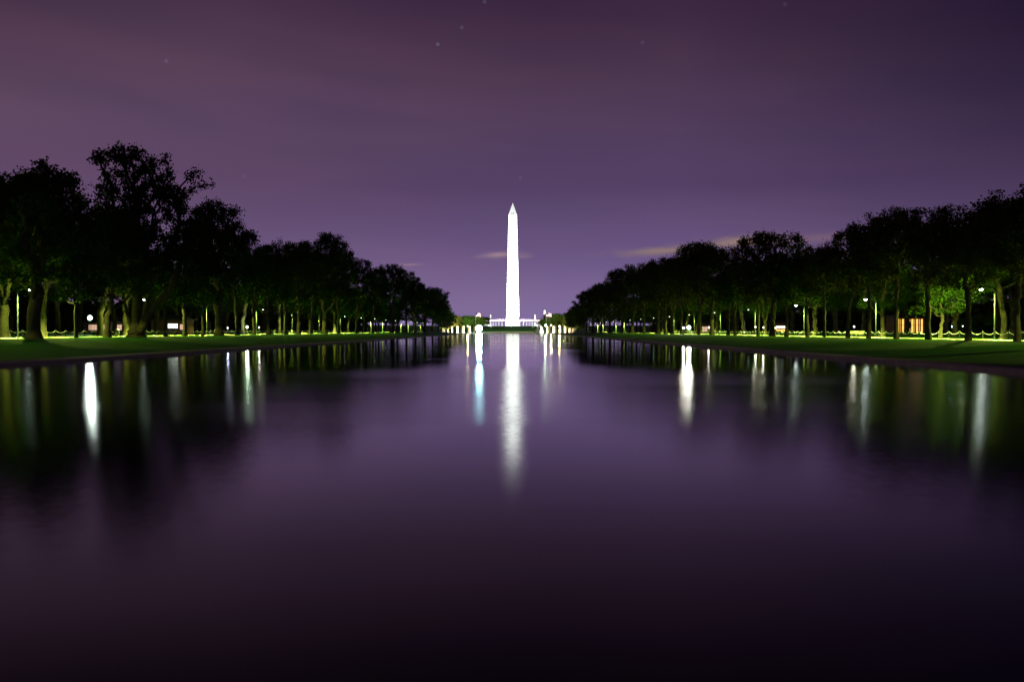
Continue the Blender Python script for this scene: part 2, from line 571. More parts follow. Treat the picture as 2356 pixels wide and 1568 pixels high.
def grow(attr, start, step, infl, kill, iters=140, seed=0, spar=None):
    """Branches that reach for a cloud of points: returns node positions and parents."""
    nodes = [np.array(p, float) for p in start]
    par = list(spar) if spar else [i - 1 for i in range(len(start))]
    A = attr.copy()
    best_d = np.full(len(A), 1e9)
    best_i = np.zeros(len(A), int)
    P = np.array(nodes)
    d = np.linalg.norm(A[:, None] - P[None], axis=2)
    best_i = d.argmin(1)
    best_d = d.min(1)
    rng = np.random.default_rng(seed)
    for it in range(iters):
        if len(A) == 0:
            break
        act = best_d < (infl if it > 12 else 1e9)
        if not act.any():
            infl *= 1.6
            continue
        idx = best_i[act]
        dirs = A[act] - np.array([nodes[i] for i in idx])
        dirs /= np.linalg.norm(dirs, axis=1)[:, None] + 1e-9
        new = []
        for i in np.unique(idx):
            v = dirs[idx == i].sum(0)
            nv = np.linalg.norm(v)
            v = v / nv if nv > 1e-6 else np.array([0, 0, 1.0])
            v = v + rng.normal(0, 0.22, 3) + np.array([0, 0, 0.06])
            v /= np.linalg.norm(v)
            new.append((i, nodes[i] + v * step))
        o = len(nodes)
        for (i, p) in new:
            par.append(int(i))
            nodes.append(p)
        NP = np.array([p for _, p in new])
        d = np.linalg.norm(A[:, None] - NP[None], axis=2)
        j = d.argmin(1)
        dm = d[np.arange(len(A)), j]
        upd = dm < best_d
        best_i = np.where(upd, j + o, best_i)
        best_d = np.where(upd, dm, best_d)
        keep = best_d > kill
        A, best_d, best_i = A[keep], best_d[keep], best_i[keep]
    return np.array(nodes), np.array(par)


def lumps_to_attr(lumps, n, rng, ex=0.8):
    """Points inside a union of ellipsoids given as (x, y, z, rx, ry, rz)."""
    L = np.array(lumps, float)
    vol = L[:, 3] * L[:, 4] * L[:, 5]
    pick = rng.choice(len(L), n, p=vol ** ex / (vol ** ex).sum())
    u = rng.normal(size=(n, 3))
    u /= np.linalg.norm(u, axis=1)[:, None]
    r = rng.random(n) ** (1 / 2.6)
    return L[pick, :3] + u * r[:, None] * L[pick, 3:]


def crown_lumps(H, R, bottom, n, rng, flat=0.75):
    """Lumpy, uneven crown: lumps strewn near the surface of a spreading elm envelope."""
    out = []
    zc = (H + bottom) / 2
    hz = (H - bottom) / 2
    for k in range(n):
        th = rng.random() * 2 * math.pi
        t = rng.random() ** 0.8 * 2 - 0.9
        t = max(-0.95, min(0.92, t))
        rr = math.sqrt(max(0.05, 1 - abs(t) ** 2.4)) * (0.45 + 0.5 * rng.random())
        s = 0.20 + 0.16 * rng.random()
        out.append((R * rr * math.cos(th), R * rr * math.sin(th), zc + hz * t * 0.86, R * s * 1.1, R * s * 1.1, R * s * flat))
    for k in range(4):
        out.append((R * .25 * rng.normal(), R * .25 * rng.normal(), zc + hz * (k / 4 - .2), R * .42, R * .42, hz * .34))
    return out


def tree_meshes(name, lumps, n_attr, trunk, base_r, leaves, leaf, spread, mat, seed, step=0.55, kill=0.75, rmin=0.02, tip_up=0.0, spar=None, ex=0.8):
    rng = np.random.default_rng(seed)
    attr = lumps_to_attr(lumps, n_attr, rng, ex)
    nodes, par = grow(attr, trunk, step, step * 6, kill, seed=seed, spar=spar)
    n = len(nodes)
    load = np.zeros(n)
    kids = np.zeros(n, int)
    for i in range(1, n):
        kids[par[i]] += 1
    load[kids == 0] = 1.0
    for i in range(n - 1, 0, -1):
        load[par[i]] += load[i]
    rad = base_r * np.maximum(load / load[0], 1e-6) ** 0.47
    rad = np.maximum(rad, 0.012)
    # --- wood
    V, Fc = [], []
    cnt = 0
    for i in range(1, n):
        if rad[i] < rmin and kids[i] == 0 and tip_up == 0:
            continue
        a, b = nodes[par[i]], nodes[i]
        ra, rb = min(rad[par[i]], rad[i] * 1.22), rad[i]
        if par[i] < len(trunk) and i < len(trunk):
            ra = rad[par[i]]
            ra *= 1 + 0.75 * math.exp(-max(a[2], 0) / 0.45)
            rb *= 1 + 0.75 * math.exp(-max(b[2], 0) / 0.45)
            rb = max(rb, 0.0)
        d = b - a
        L = np.linalg.norm(d)
        d = d / (L + 1e-9)
        s = 9 if rb > 0.12 else (6 if rb > 0.05 else 3)
        up = np.array([1.0, 0, 0]) if abs(d[2]) > 0.8 else np.array([0, 0, 1.0])
        e1 = np.cross(d, up)
        e1 /= np.linalg.norm(e1)
        e2 = np.cross(d, e1)
        ang = np.arange(s) * 2 * math.pi / s
        ring = np.cos(ang)[:, None] * e1 + np.sin(ang)[:, None] * e2
        V.append(a - d * ra * 0.25 + ring * ra)
        V.append(b + ring * rb)
        for k in range(s):
            k2 = (k + 1) % s
            Fc.append((cnt + k, cnt + k2, cnt + s + k2, cnt + s + k))
        cnt += 2 * s
    wood = bpy.data.meshes.new(name + '_trunk')
    wood.from_pydata(np.concatenate(V).tolist(), [], Fc)
    wood.materials.append(M['bark'])
    wood.polygons.foreach_set('use_smooth', [True] * len(wood.polygons))
    # --- leaves: many single blades round the outer twigs
    tips = np.where((load <= 3.01) & (np.arange(n) > len(trunk) + 1))[0]
    c = nodes[tips]
    k = max(1, int(round(leaves / max(1, len(tips)))))
    C = np.repeat(c, k, axis=0) + rng.normal(0, spread, (len(c) * k, 3)) * np.array([1, 1, 0.8])
    m = len(C)
    ax = rng.normal(size=(m, 3))
    ax /= np.linalg.norm(ax, axis=1)[:, None]
    nb = rng.normal(size=(m, 3)) + np.array([0, 0, 0.5])
    sd = np.cross(ax, nb)
    sd /= np.linalg.norm(sd, axis=1)[:, None] + 1e-9
    ln = leaf * (0.6 + 0.8 * rng.random(m))[:, None]
    wd = ln * 0.36
    Q = np.stack([C - ax * ln * .5, C + sd * wd - ax * ln * .05, C + ax * ln * .5, C - sd * wd - ax * ln * .05], 1).reshape(-1, 3)
    crown = bpy.data.meshes.new(name + '_crown')
    crown.vertices.add(len(Q))
    crown.vertices.foreach_set('co', Q.ravel())
    crown.loops.add(m * 4)
    crown.loops.foreach_set('vertex_index', np.arange(m * 4))
    crown.polygons.add(m)
    crown.polygons.foreach_set('loop_start', np.arange(m) * 4)
    crown.polygons.foreach_set('loop_total', np.full(m, 4))
    crown.materials.append(M[mat])
    crown.update()
    crown.validate()
    zs = np.sort(Q[:, 2])
    return wood, crown, float(zs[int(len(zs) * .995)]), float(np.percentile(np.abs(Q[:, 0]), 96))


PROTO = {}


def trunk_line(h, lean=0.0, wob=0.1, seed=0, n=6):
    r = np.random.default_rng(seed)
    pts = [(0, 0, -0.35)]
    for i in range(1, n + 1):
        t = i / n
        pts.append((lean * t * h + r.normal(0, wob) * t, r.normal(0, wob) * t, h * t))
    return pts


for i in range(4):                               # big spreading elms
    r = np.random.default_rng(100 + i)
    PROTO['elm', i] = tree_meshes('elm_%d' % i, crown_lumps(20, 7.2, 5.0, 26, r), 620, trunk_line(4.2, 0.03 * (i - 1), 0.12, i, 5), 0.44, 19000, 0.30, 0.40, 'leaf_green', 10 + i, 0.6, 0.8)
r = np.random.default_rng(150)
PROTO['stout', 0] = tree_meshes('stout', crown_lumps(20, 6.8, 5.4, 28, r) + [(1.5, 0, 20.0, 1.1, 1.1, 1.3)], 640, trunk_line(4.6, 0.05, 0.10, 8, 5), 0.66, 16000, 0.34, 0.44, 'leaf_green', 21, 0.6, 0.8)
for i in range(3):                               # younger elms with upright, thinning tops
    r = np.random.default_rng(200 + i)
    lp = crown_lumps(13.2, 4.9, 5.2, 22, r, 0.9)
    for k in range(10):
        a = r.random() * 6.28
        q = 3.4 * math.sqrt(r.random())
        lp.append((q * math.cos(a), q * math.sin(a), 12.6 - 0.10 * q * q + r.random(), 0.5, 0.5, 1.1))
    PROTO['young', i] = tree_meshes('young_%d' % i, lp, 680, trunk_line(3.8, 0.02 * (i - 1), 0.07, i, 5), 0.22, 18000, 0.21, 0.28, 'leaf_olive', 30 + i, 0.45, 0.6, 0.012, 1.0)
for i in range(2):                               # small slender trees
    r = np.random.default_rng(300 + i)
    PROTO['slim', i] = tree_meshes('slim_%d' % i, crown_lumps(9, 2.6, 3.2, 14, r, 1.1), 260, trunk_line(2.8, 0.05 * (i * 2 - 1), 0.05, i, 5), 0.13, 4200, 0.26, 0.32, 'leaf_green', 50 + i, 0.4, 0.55)
for i in range(2):                               # dense round trees for the far ends
    r = np.random.default_rng(400 + i)
    PROTO['dense', i] = tree_meshes('dense_%d' % i, crown_lumps(12, 6.0, 2.6, 24, r), 380, trunk_line(2.4, 0, 0.08, i, 4), 0.32, 8000, 0.5, 0.6, 'leaf_olive', 70 + i, 0.7, 0.9)
for i in range(2):                               # tall dome-crowned elms on the south side
    r = np.random.default_rng(500 + i)
    PROTO['dome', i] = tree_meshes('dome_%d' % i, crown_lumps(18, 7.4, 5.0, 30, r, 0.7), 640, trunk_line(4.2, 0.02, 0.12, i, 5), 0.42, 18000, 0.31, 0.40, 'leaf_olive', 90 + i, 0.6, 0.8)
# the great old elm on the north bank: several stems, open arms reaching over the water side
hero_l = [(-.2, 0, 18.0, 5.0, 4.2, 5.2), (4.6, .3, 17.2, 1.8, 1.8, 2.0), (2.8, .4, 19.6, 2.2, 2.0, 1.8), (-3.2, .5, 15, 2.6, 2.6, 3), (-4.6, 0, 22.9, 1.5, 1.4, 1.1), (-1.4, 0, 23.5, 2.6, 2.2, 1.5), (1.6, .4, 22.2, 1.4, 1.4, 1.3),
          (4.0, 0, 22.3, .7, .7, 1.5), (4.6, .2, 20.0, .8, .8, 1.0), (7.5, 0, 21.0, .9, .8, .8), (9.7, 0, 19.5, .75, .6, .5), (6.0, 0, 18.4, 1.3, 1.2, .9), (5.0, .5, 16.4, 1.7, 1.7, 1.6),
          (7.2, .6, 13.8, 3.6, 3.2, 2.7), (1.4, 0, 11.0, 6.2, 5.2, 3.6), (-4.6, .3, 9.6, 3.0, 3.0, 2.4), (6.4, 0, 9.2, 3.4, 3.0, 2.2), (-1, 1, 7.6, 3.6, 3, 1.5)]
HS = [(0, 0, -.35), (0, 0, .25),
      (-.5, 0, .7), (-.85, .1, 1.5), (-1.1, .1, 2.6), (-1.5, .1, 4.0), (-1.9, .2, 5.4),
      (-.1, .3, .8), (-.15, .4, 1.8), (-.1, .4, 3.0), (.0, .4, 4.6), (-.2, .3, 6.6), (-.3, .3, 8.6),
      (.5, -.1, .7), (.95, -.15, 1.5), (1.5, -.2, 2.5), (2.2, -.2, 3.6), (3.0, -.2, 4.8), (3.9, -.1, 5.8),
      (1.0, .3, 3.3), (1.4, .3, 5.0), (1.7, .3, 7.0)]
HP = [-1, 0, 1, 2, 3, 4, 5, 1, 7, 8, 9, 10, 11, 1, 13, 14, 15, 16, 17, 14, 19, 20]
PROTO['hero', 0] = tree_meshes('hero', hero_l, 1300, HS, 0.86, 30000, 0.32, 0.34, 'leaf_green', 5, 0.55, 0.62, spar=HP, ex=0.5)

TREE_OBJS = {}


def plant(kind, i, x, y, h, r=None, rz=None, label='', group=None, name='elm_tree', cat='tree'):
    wood, crown, ph, pr = PROTO[kind, i]
    o = thing(name, label, cat, (x, y, float(ground_h(x, y)) - 0.03), RNG.random() * 6.28 if rz is None else rz, group)
    sz = h / ph
    sr = sz if r is None else r / pr
    for nm, me in (('trunk', wood), ('crown', crown)):
        c = link(nm, me, o)
        c.scale = (sr, sr, sz)
    return o


# north (left) bank, front row just behind the crest. (column of trunk, kind, seed, height, radius, label)
NB = [
    (79, 'stout', 0, 18.0, 5.6, 'stout dark-trunked elm nearest the left edge of the picture'),
    (178, 'slim', 0, 10.5, 2.6, 'thin dark sapling in front of the starry floodlight on the left bank'),
    (251, 'elm', 3, 15.5, 4.6, 'slender elm directly left of the giant many-stemmed elm on the left bank'),
    (315, 'hero', 0, 25.0, None, 'giant many-stemmed old elm, tallest on the left bank, with bare arms reaching right'),
    (376, 'slim', 1, 11.0, 3.0, 'thin leaning dark tree beneath the right arms of the giant elm'),
    (429, 'elm', 1, 15.5, 4.2, 'narrow dark elm between the giant elm and the pale thin pole trunks'),
    (467, 'slim', 0, 13.0, 3.4, 'small pale-stemmed forked tree beside the broad yellow-lit trunk'),
    (508, 'stout', 0, 22.6, 5.4, 'tall elm with a broad yellow-lit flaring trunk, right of the giant elm'),
    (545, 'elm', 0, 18.2, 4.6, 'dark straight-trunked elm just right of the tufted tall elm'),
    (588, 'slim', 1, 15.6, 4.0, 'slight dark elm left of the low greenish globe lamp'),
    (622, 'elm', 3, 18.2, 4.4, 'slim elm with a pale stem right of the low greenish globe lamp'),
    (659, 'elm', 1, 20.4, 5.2, 'thick black-trunked elm standing left of the round dome crown'),
    (687, 'elm', 2, 20.0, 4.6, None), (718, 'elm', 0, 21.0, 5.0, None),
    (750, 'elm', 3, 26.4, 7.2, 'broad round-domed elm rising above the middle of the left row'),
    (780, 'elm', 1, 24.5, 6.0, None), (823, 'elm', 2, 23.6, 6.0, None), (860, 'elm', 0, 23.4, 6.2, None),
    (903, 'elm', 3, 28.2, 7.6, 'flat-topped elm, last high crown at the far end of the left row'),
    (935, 'elm', 1, 26.5, 7.0, None), (957, 'elm', 0, 26.0, 7.5, None), (978, 'elm', 2, 27.5, 8.0, None), (996, 'elm', 3, 27.5, 8.0, None), (1012, 'elm', 1, 26.5, 8.0, None)]
for (px, k, i, h, r, lb) in NB:
    Y = 50 * F / (1179 - px)
    plant(k, i, -50 + RNG.normal(0, .25), Y, h, r, 0.0 if k == 'hero' else None,
          lb or 'dark leafy elm merging into the far front row on the left bank', None if lb else 'elms in the far front row of the left bank')
for (x, y, h) in [(-48, 575, 22), (-47.5, 605, 18.5), (-47.5, 632, 14.5)]:
    plant('dense', int(y) % 2, x, y, h * .92, 6.8, None, 'dark elm closing the left row beside the memorial pillars', 'elms closing the left row')
for (px, lb) in [(13, 'yellow-lit leaning trunk at the far left edge, behind the chain fence line'), (99, 'lit elm peeping out behind the stout dark elm at left'),
                 (232, 'leafy elm filling the dip between the stout dark elm and the giant elm'),
                 (290, 'bright yellow trunk showing behind the stems of the giant elm')]:
    Y = 61 * F / (1179 - px)
    plant('elm', (px * 7) % 4, -61, Y, {99: 19.6, 232: 19.2, 13: 19.0}.get(px, 15.5), 6.0 if px < 250 else 4.8, None, lb)
for px in (560, 640, 687, 718, 767, 803, 838, 871, 915, 951, 975):
    Y = 61 * F / (1179 - px)
    plant('elm', px % 4, -61 + RNG.normal(0, .4), Y, 17 + RNG.normal(0, .8), 5.5, None, 'lamp-lit elm of the second row on the left bank', 'second row elms of the left bank')
for row, (X, n0, dy) in enumerate(((-76, 92, 17), (-93, 100, 20))):
    y = n0
    while y < 560:
        plant('elm', int(RNG.integers(4)), X + RNG.normal(0, 1.2), y + RNG.normal(0, 2), 15.5 + RNG.normal(0, 1.0), 5.6, None,
              'dim elm deep in the grove behind the left walk', 'elms deep in the left grove')
        y += dy

# south (right) bank
SB = [
    (2420, 'young', 1, 13.3, 5.2, 'dark elm cut off by the right edge of the picture'),
    (2338, 'young', 0, 13.2, 4.8, 'slender elm nearest the right edge, right of the lamp-lit forked trunk'),
    (2226, 'young', 1, 12.9, 4.6, 'dark elm just left of the grey lamp pole nearest the right edge'),
    (2138, 'young', 2, 14.0, 4.6, 'dark straight elm right of the orange-lit hall'),
    (2063, 'young', 0, 15.0, 4.6, 'dark elm with a flared foot just left of the orange-lit hall'),
    (2004, 'young', 1, 15.2, 4.2, 'thin dark elm between a lamp pole and the white benches at right'),
    (1945, 'young', 2, 13.9, 4.2, 'wide-forked dark elm before the long row of white benches at right'),
    (1898, 'young', 0, 13.2, 3.6, 'dark elm left of the wide-forked one, by a thick pale trunk'),
    (1859, 'slim', 1, 13.0, 3.8, 'pale-stemmed elm with one limb bent to the right'),
    (1814, 'slim', 0, 13.6, 3.8, 'pale thin elm just right of the small lit kiosk'),
    (1780, 'dome', 0, 17.8, 7.0, 'broad dome-crowned elm with sky holes, above the small lit kiosk'),
    (1742, 'young', 1, 14.0, 4.0, 'dark slim elm beside a lamp pole, left of the small lit kiosk'),
    (1691, 'slim', 1, 14.8, 4.0, None), (1677, 'slim', 0, 15.0, 4.0, None),
    (1642, 'dome', 1, 20.4, 6.6, 'tall elm right of the blazing white floodlight on the right bank'),
    (1606, 'dome', 0, 22.0, 6.8, 'round-crowned elm directly above the blazing white floodlight'),
    (1571, 'young', 2, 20.0, 5.6, None), (1548, 'dome', 1, 20.5, 6.0, None), (1533, 'dome', 0, 22.0, 6.5, None), (1515, 'dome', 1, 22.0, 6.5, None),
    (1483, 'dome', 0, 23.6, 7.2, None), (1456, 'dome', 1, 24.6, 7.2, None),
    (1430, 'dome', 0, 26.2, 7.4, 'elm with a crooked bare arm sticking out left of its crown, far right row'),
    (1404, 'dome', 1, 24.6, 7.6, None), (1384, 'dome', 0, 24.4, 7.6, None), (1366, 'dome', 1, 24.4, 7.8, None), (1350, 'dome', 0, 23.2, 7.8, None)]
for (px, k, i, h, r, lb) in SB:
    Y = 45 * F / (px - 1179)
    plant(k, i, 45 + RNG.normal(0, .2), Y, h, r, None, lb or 'dark leafy elm merging into the far front row on the right bank', None if lb else 'elms in the far front row of the right bank')
for (x, y, h) in [(45, 578, 19), (45, 606, 16), (45.5, 634, 13), (46, 662, 11)]:
    plant('dense', int(y) % 2, x, y, h * .95, 6.5, None, 'yellow-green elm closing the right row beside the memorial pillars', 'elms closing the right row')
for (px, lb, nm) in [(2310, 'thick lamp-lit forked trunk by the grey pole at the far right', 0), (2032, 'bright yellow forked trunk left of the orange-lit hall', 1),
                     (1877, 'thick pale trunk behind the chain fence, middle of the right bank', 2), (1763, 'leaning pale lit trunk left of the small lit kiosk', 3)]:
    Y = 57.5 * F / (px - 1179)
    plant('elm', nm, 57.5, Y, 13.5, 4.4, None, lb)
for px in (1712, 1650, 1610, 1580, 1557, 1524, 1500, 1465, 1440, 1415, 1395, 1375, 1357):
    Y = 57 * F / (px - 1179)
    plant('elm', px % 4, 57 + RNG.normal(0, .4), Y, 16 + RNG.normal(0, .8), 5.4, None, 'lamp-lit elm of the second row on the right bank', 'second row elms of the right bank')
for row, (X, n0, dy) in enumerate(((72, 88, 16), (90, 84, 19))):
    y = n0
    while y < 560:
        plant('elm', int(RNG.integers(4)), X + RNG.normal(0, 1.2), y + RNG.normal(0, 2), 13.0 + 2.5 * min(1, y / 300) + RNG.normal(0, .8), 5.4, None,
              'dim elm deep in the grove behind the right walk', 'elms deep in the right grove')
        y += dy
plant('slim', 0, 54.8, 108, 7.4, 3.0, None, 'small tree with glaring yellow-green leaves hanging beside the orange-lit hall')
for (x, y, k, h, lb) in [(-50, 74, 'stout', 17, 'elm just out of view beyond the left edge'), (-50, 58, 'elm', 17, 'elm well out of view beyond the left edge'), (-61, 80, 'elm', 17, 'second row elm out of view at left'),
                         (45, 61, 'young', 13.5, 'elm just out of view beyond the right edge'), (45, 48, 'young', 13.5, 'elm well out of view beyond the right edge'), (57.5, 68, 'elm', 14, 'second row elm out of view at right')]:
    plant(k, 0, x, y, h, 5.0, None, lb)
# trees round the memorial and on the slope of the hill
for (px, Y, h, r, lb) in [(1062, 800, 14, 9, 'yellow-lit tree behind the left pillars, nearest the dark row'), (1078, 830, 15, 8, 'middle yellow-lit tree behind the left pillars'),
                          (1096, 860, 14, 9, 'tree under the left striped flag'), (1108, 980, 12, 8, 'dark tree just left of the flag ring'),
                          (1268, 900, 11, 8, 'dark tree just right of the flag ring'), (1280, 860, 17, 9, 'round tree before the castle tower'),
                          (1256, 1010, 9, 7, 'low dark tree beneath the right striped flag'), (1293, 840, 12, 8, 'tree below the castle chimney tower')]:
    plant('dense', px % 2, wx(px, Y), Y, h, r, None, lb, name='broadleaf_tree')


def wood_mass(name, x0, x1, y0, y1, n, hmax, seed):
    rng = np.random.default_rng(seed)
    nl = 240
    cx = rng.uniform(x0, x1, nl)
    cy = rng.uniform(y0, y1, nl)
    hz = hmax * (0.6 + 0.4 * rng.random(nl))
    pick = rng.integers(0, nl, n)
    u = rng.normal(size=(n, 3))
    u /= np.linalg.norm(u, axis=1)[:, None]
    rr = rng.random(n)[:, None] ** (1 / 3)
    C = np.stack([cx[pick], cy[pick], hz[pick] * .42], 1) + u * rr * np.stack([np.full(n, 9), np.full(n, 9), hz[pick] * .55], 1)
    C[:, 2] = np.maximum(C[:, 2], 0.2) + ground_h(C[:, 0], C[:, 1])
    ax = rng.normal(size=(n, 3))
    ax /= np.linalg.norm(ax, axis=1)[:, None]
    sd = np.cross(ax, rng.normal(size=(n, 3)))
    sd /= np.linalg.norm(sd, axis=1)[:, None]
    s = 1.5
    Q = np.stack([C - ax * s, C + sd * s * .6, C + ax * s, C - sd * s * .6], 1).reshape(-1, 3)
    mb = MB()
    mb.v = Q.tolist()
    mb.f = [(4 * i, 4 * i + 1, 4 * i + 2, 4 * i + 3) for i in range(n)]
    return tag(mb.build(name, 'leaf_green'), 'dark far-off wood closing the view between the trunks', 'wood', kind='stuff')


wood_mass('distant_wood', -180, -112, 90, 640, 34000, 12, 1)
tag(wood_mass('distant_wood', 106, 180, 80, 640, 34000, 11, 2), 'dark far-off wood closing the view behind the right grove', 'wood')

# ------------------------------------------------------------------ street lamps
LAMPC = (0.76, 1.0, 0.14)


def make_lamp(side):
    """Grey pole with a short arm towards the pool; side = +1 when the arm points to +x."""
    o = thing('street_lamp', 'x', 'street lamp')
    MB().lathe([(.17, 0), (.17, .12), (.11, .18), (.10, .5), (.085, .55), (.055, 5.45)], n=10).build('pole', 'pole', o, True)
    MB().tube([(0, 0, 5.25), (side * .25, 0, 5.52), (side * .8, 0, 5.64), (side * 1.35, 0, 5.62)], [.045, .04, .035, .035], 7).build('arm', 'pole', o, True)
    sh = MB()
    sh.lathe([(.06, .16), (.20, .10), (.25, .02), (.235, .0)], (side * 1.5, 0, 5.52), 14)
    sh.build('lamp_shade', 'dark_metal', o, True)
    MB().ball((side * 1.5, 0, 5.49), .20, .20, .12, 12, 6).build('lamp_lens', 'lamp', o, True)
    return o


def lamp_lights(o, side, full):
    hx = side * 1.5
    if full:
        for s in (-1, 1):
            spot('lamp_light', (hx, 0, 5.28), (hx - side * 1.0, s * 6.0, 0), 90000, LAMPC, 32, 0.6, 0.12, o)
        if o.location.y < 240:
            for s in (-1, 1):
                spot('added_crown_fill', (hx, 0, 5.75), (hx - side * 4.0, s * 5.0, 7.6), 2600, LAMPC, 38, 0.8, 0.12, o)  # added spots above the shade that brighten the crowns nearby
        spot('lamp_spill', (hx, 0, 5.28), (hx, 0, 0), 6500, LAMPC, 79, 0.05, 0.12, o)
    else:
        spot('lamp_light', (hx, 0, 5.28), (hx - side, 0, 0), 45000, LAMPC, 54, 0.6, 0.12, o)


LL = {97: 'street lamp over the stout elm at the left edge, on the greenish pole beside it', 127: 'street lamp glinting between the stems of the giant elm',
      157: 'street lamp above the broad yellow-lit trunk on the left bank', 188: 'street lamp left of the thick black-trunked elm on the left bank'}
RL = {92: 'nearest street lamp on a grey pole at the far right', 122: 'street lamp left of the orange-lit hall, above the white benches', 151: 'street lamp above the pale bent-limbed elm',
      181: 'street lamp on a dark pole under the dome-crowned elm', 212: 'street lamp right of the blazing floodlight among lit leaves'}
for side, X, Y0, tab, sd in ((1, -56.8, 97, LL, 'left'), (-1, 52.6, 92, RL, 'right')):
    proto = make_lamp(side)
    far_lens = MB().ball((side * 1.5, 0, 5.49), .14, .14, .09, 12, 6).mesh('lamp_lens', 'lamp_far', True)
    y = Y0 - 30
    k = 0
    while y < 555:
        o = proto if k == 0 else copy_tree(proto)
        o.location = (X, y, float(ground_h(X, y)))
        lb = tab.get(int(round(y)))
        if y < Y0:
            lb = 'street lamp standing out of view beyond the %s edge' % sd
        if y > 170:
            for c in o.children:
                if c.name.startswith('lamp_lens'):
                    c.data = far_lens
        tag(o, lb or 'small distant street lamp shining over the far %s walk' % sd, 'street lamp', None if lb else 'far street lamps of the %s walk' % sd)
        k += 1
        y += 30 if y < 150 else 30.5
    for o in [q for q in list(COL.objects) if q.name.startswith('street_lamp') and abs(q.location.x - X) < .1]:
        lamp_lights(o, side, o.location.y < 330)
        if side < 0 and abs(o.location.y - 92) < 1:
            spot('added_leaf_fill', (-1.3, .2, 5.4), (2.2, 16, 4.6), 60000, LAMPC, 20, .6, .12, o)  # extra spot added on this lamp to brighten the small tree's leaves


# ------------------------------------------------------------------ floodlights and other lit things
def floodlight(px, py, Y, size, label, mat, power, color, target, half=70, heads=1):
    x, z = wx(px, Y), wz(py, Y)
    g = float(ground_h(x, Y))
    o = thing('floodlight', label, 'floodlight', (x, Y, g))
    h = z - g
    MB().lathe([(.16, 0), (.16, .1), (.07, .15), (.05, h - size * .6)], n=8).build('pole', 'pole', o, True)
    hd = MB()
    ln = MB()
    for i in range(heads):
        ox = (i - (heads - 1) / 2) * size * 1.1
        n0 = len(hd.v)
        hd.lathe([(size * .50, -.01), (size * .52, -.20), (size * .40, -.20 - size * .25), (size * .15, -.22 - size * .3)], (0, 0, 0), 16)
        for q in range(n0, len(hd.v)):
            a, b, c = hd.v[q]
            hd.v[q] = (ox + a, -c, h + b)
        ln.lathe([(size * .46, -.03), (size * .46, .0), (size * .40, .03)], (0, 0, 0), 16)
        n = 3 * 16
        for q in range(len(ln.v) - n, len(ln.v)):
            a, b, c = ln.v[q]
            ln.v[q] = (ox + a, -c, h + b)
    hd.build('lamp_housing', 'dark_metal', o)
    ln.build('lamp_lens', mat, o)
    spot('flood_beam', (0, -.1, h), (target[0] - x, target[1] - Y, target[2] - g), power, color, half, 0.7, size * .4, o)
    return o


floodlight(208, 731, 158, 0.95, 'blazing bluish-white floodlight between thin trunks on the left bank', 'flood', 5000, (.85, 1, .9), (-30, 60, 0))
floodlight(1586, 753, 230, 1.1, 'larger blazing white floodlight low under the right bank elms', 'flood', 4500, (1, 1, .85), (20, 60, 0))
floodlight(1574, 754, 236, 0.6, 'smaller warm floodlight just left of the blazing one on the right bank', 'flood', 1500, (1, .95, .7), (20, 60, 0))
floodlight(1103, 755, 592, 4.6, 'dazzling bluish lamp at the far left end of the pool, disc enlarged for glare', 'flood_blue', 900000, (.42, 1, .66), (30, 800, 1), 85, 1)  # disc made far larger than the lamp, to stand in for glare


def globe_lamp(px, py, Y, r, label, mat='globe', power=300, color=(1, .95, .75), group=None):
    x, z = wx(px, Y), wz(py, Y)
    g = float(ground_h(x, Y))
    o = thing('globe_lamp', label, 'lamp', (x, Y, g), 0, group)
    h = z - g
    MB().lathe([(.13, 0), (.13, .2), (.06, .3), (.045, h - r)], n=8).build('post', 'dark_metal', o, True)
    MB().ball((0, 0, h), r, r, r * 1.1, 12, 8).build('globe', mat, o, True)
    if power:
        point('globe_light', (0, 0, h + r + .1), power, color, r, o)
    return o


globe_lamp(569.5, 752, 190, .28, 'low greenish globe lamp glowing in the middle of the left bank', 'lamp_far', 500, (.7, 1, .7))
globe_lamp(500, 755, 205, .17, 'bluish small globe lamp left of the broad yellow-lit trunk', 'globe', 120, (.7, .8, 1))
globe_lamp(525, 754, 215, .15, 'bluish small globe lamp right of the broad yellow-lit trunk', 'globe', 120, (.7, .8, 1))
globe_lamp(597, 753, 230, .17, 'faint globe lamp right of the low greenish one on the left bank', 'globe', 120)
globe_lamp(1739, 752, 205, .2, 'left of two globe lamps by a dark slim elm on the right bank', 'globe', 250)
globe_lamp(1758, 753, 205, .2, 'right of two globe lamps by a dark slim elm on the right bank', 'globe', 250)
globe_lamp(1785, 754, 262, .28, 'globe lamp at the left end of the small lit kiosk', 'globe', 200)
globe_lamp(1811, 754, 262, .28, 'globe lamp at the right end of the small lit kiosk', 'globe', 200)
globe_lamp(1966, 751, 175, .16, 'single globe lamp above the white benches on the right bank', 'globe', 200)
globe_lamp(1269, 748, 600, .5, 'white globe lamp on a post among the right memorial pillars', 'globe', 1500)
globe_lamp(1288, 750, 625, .5, 'yellow globe lamp behind the right memorial pillars', 'globe', 2500, (1, .75, .3))
globe_lamp(1256, 748, 563.6, .4, 'greenish starry lamp beside the first right memorial pillar', 'lamp', 4000, (.8, 1, .7))
globe_lamp(1077, 750, 690, .5, 'yellow globe lamp behind the left memorial pillars', 'globe', 3000, (1, .85, .3))
globe_lamp(2192, 751, 168, .16, 'blue-tinged little lamp far behind the trunks, right of the orange-lit hall', 'blue_light', 60, (.4, .5, 1))
globe_lamp(2216, 750, 172, .10, 'tiny pale lamp right of the blue-tinged one', 'globe', 60)
globe_lamp(1632, 753, 262, .26, 'globe lamp before the pink-lit hut on the right bank', 'globe', 200)


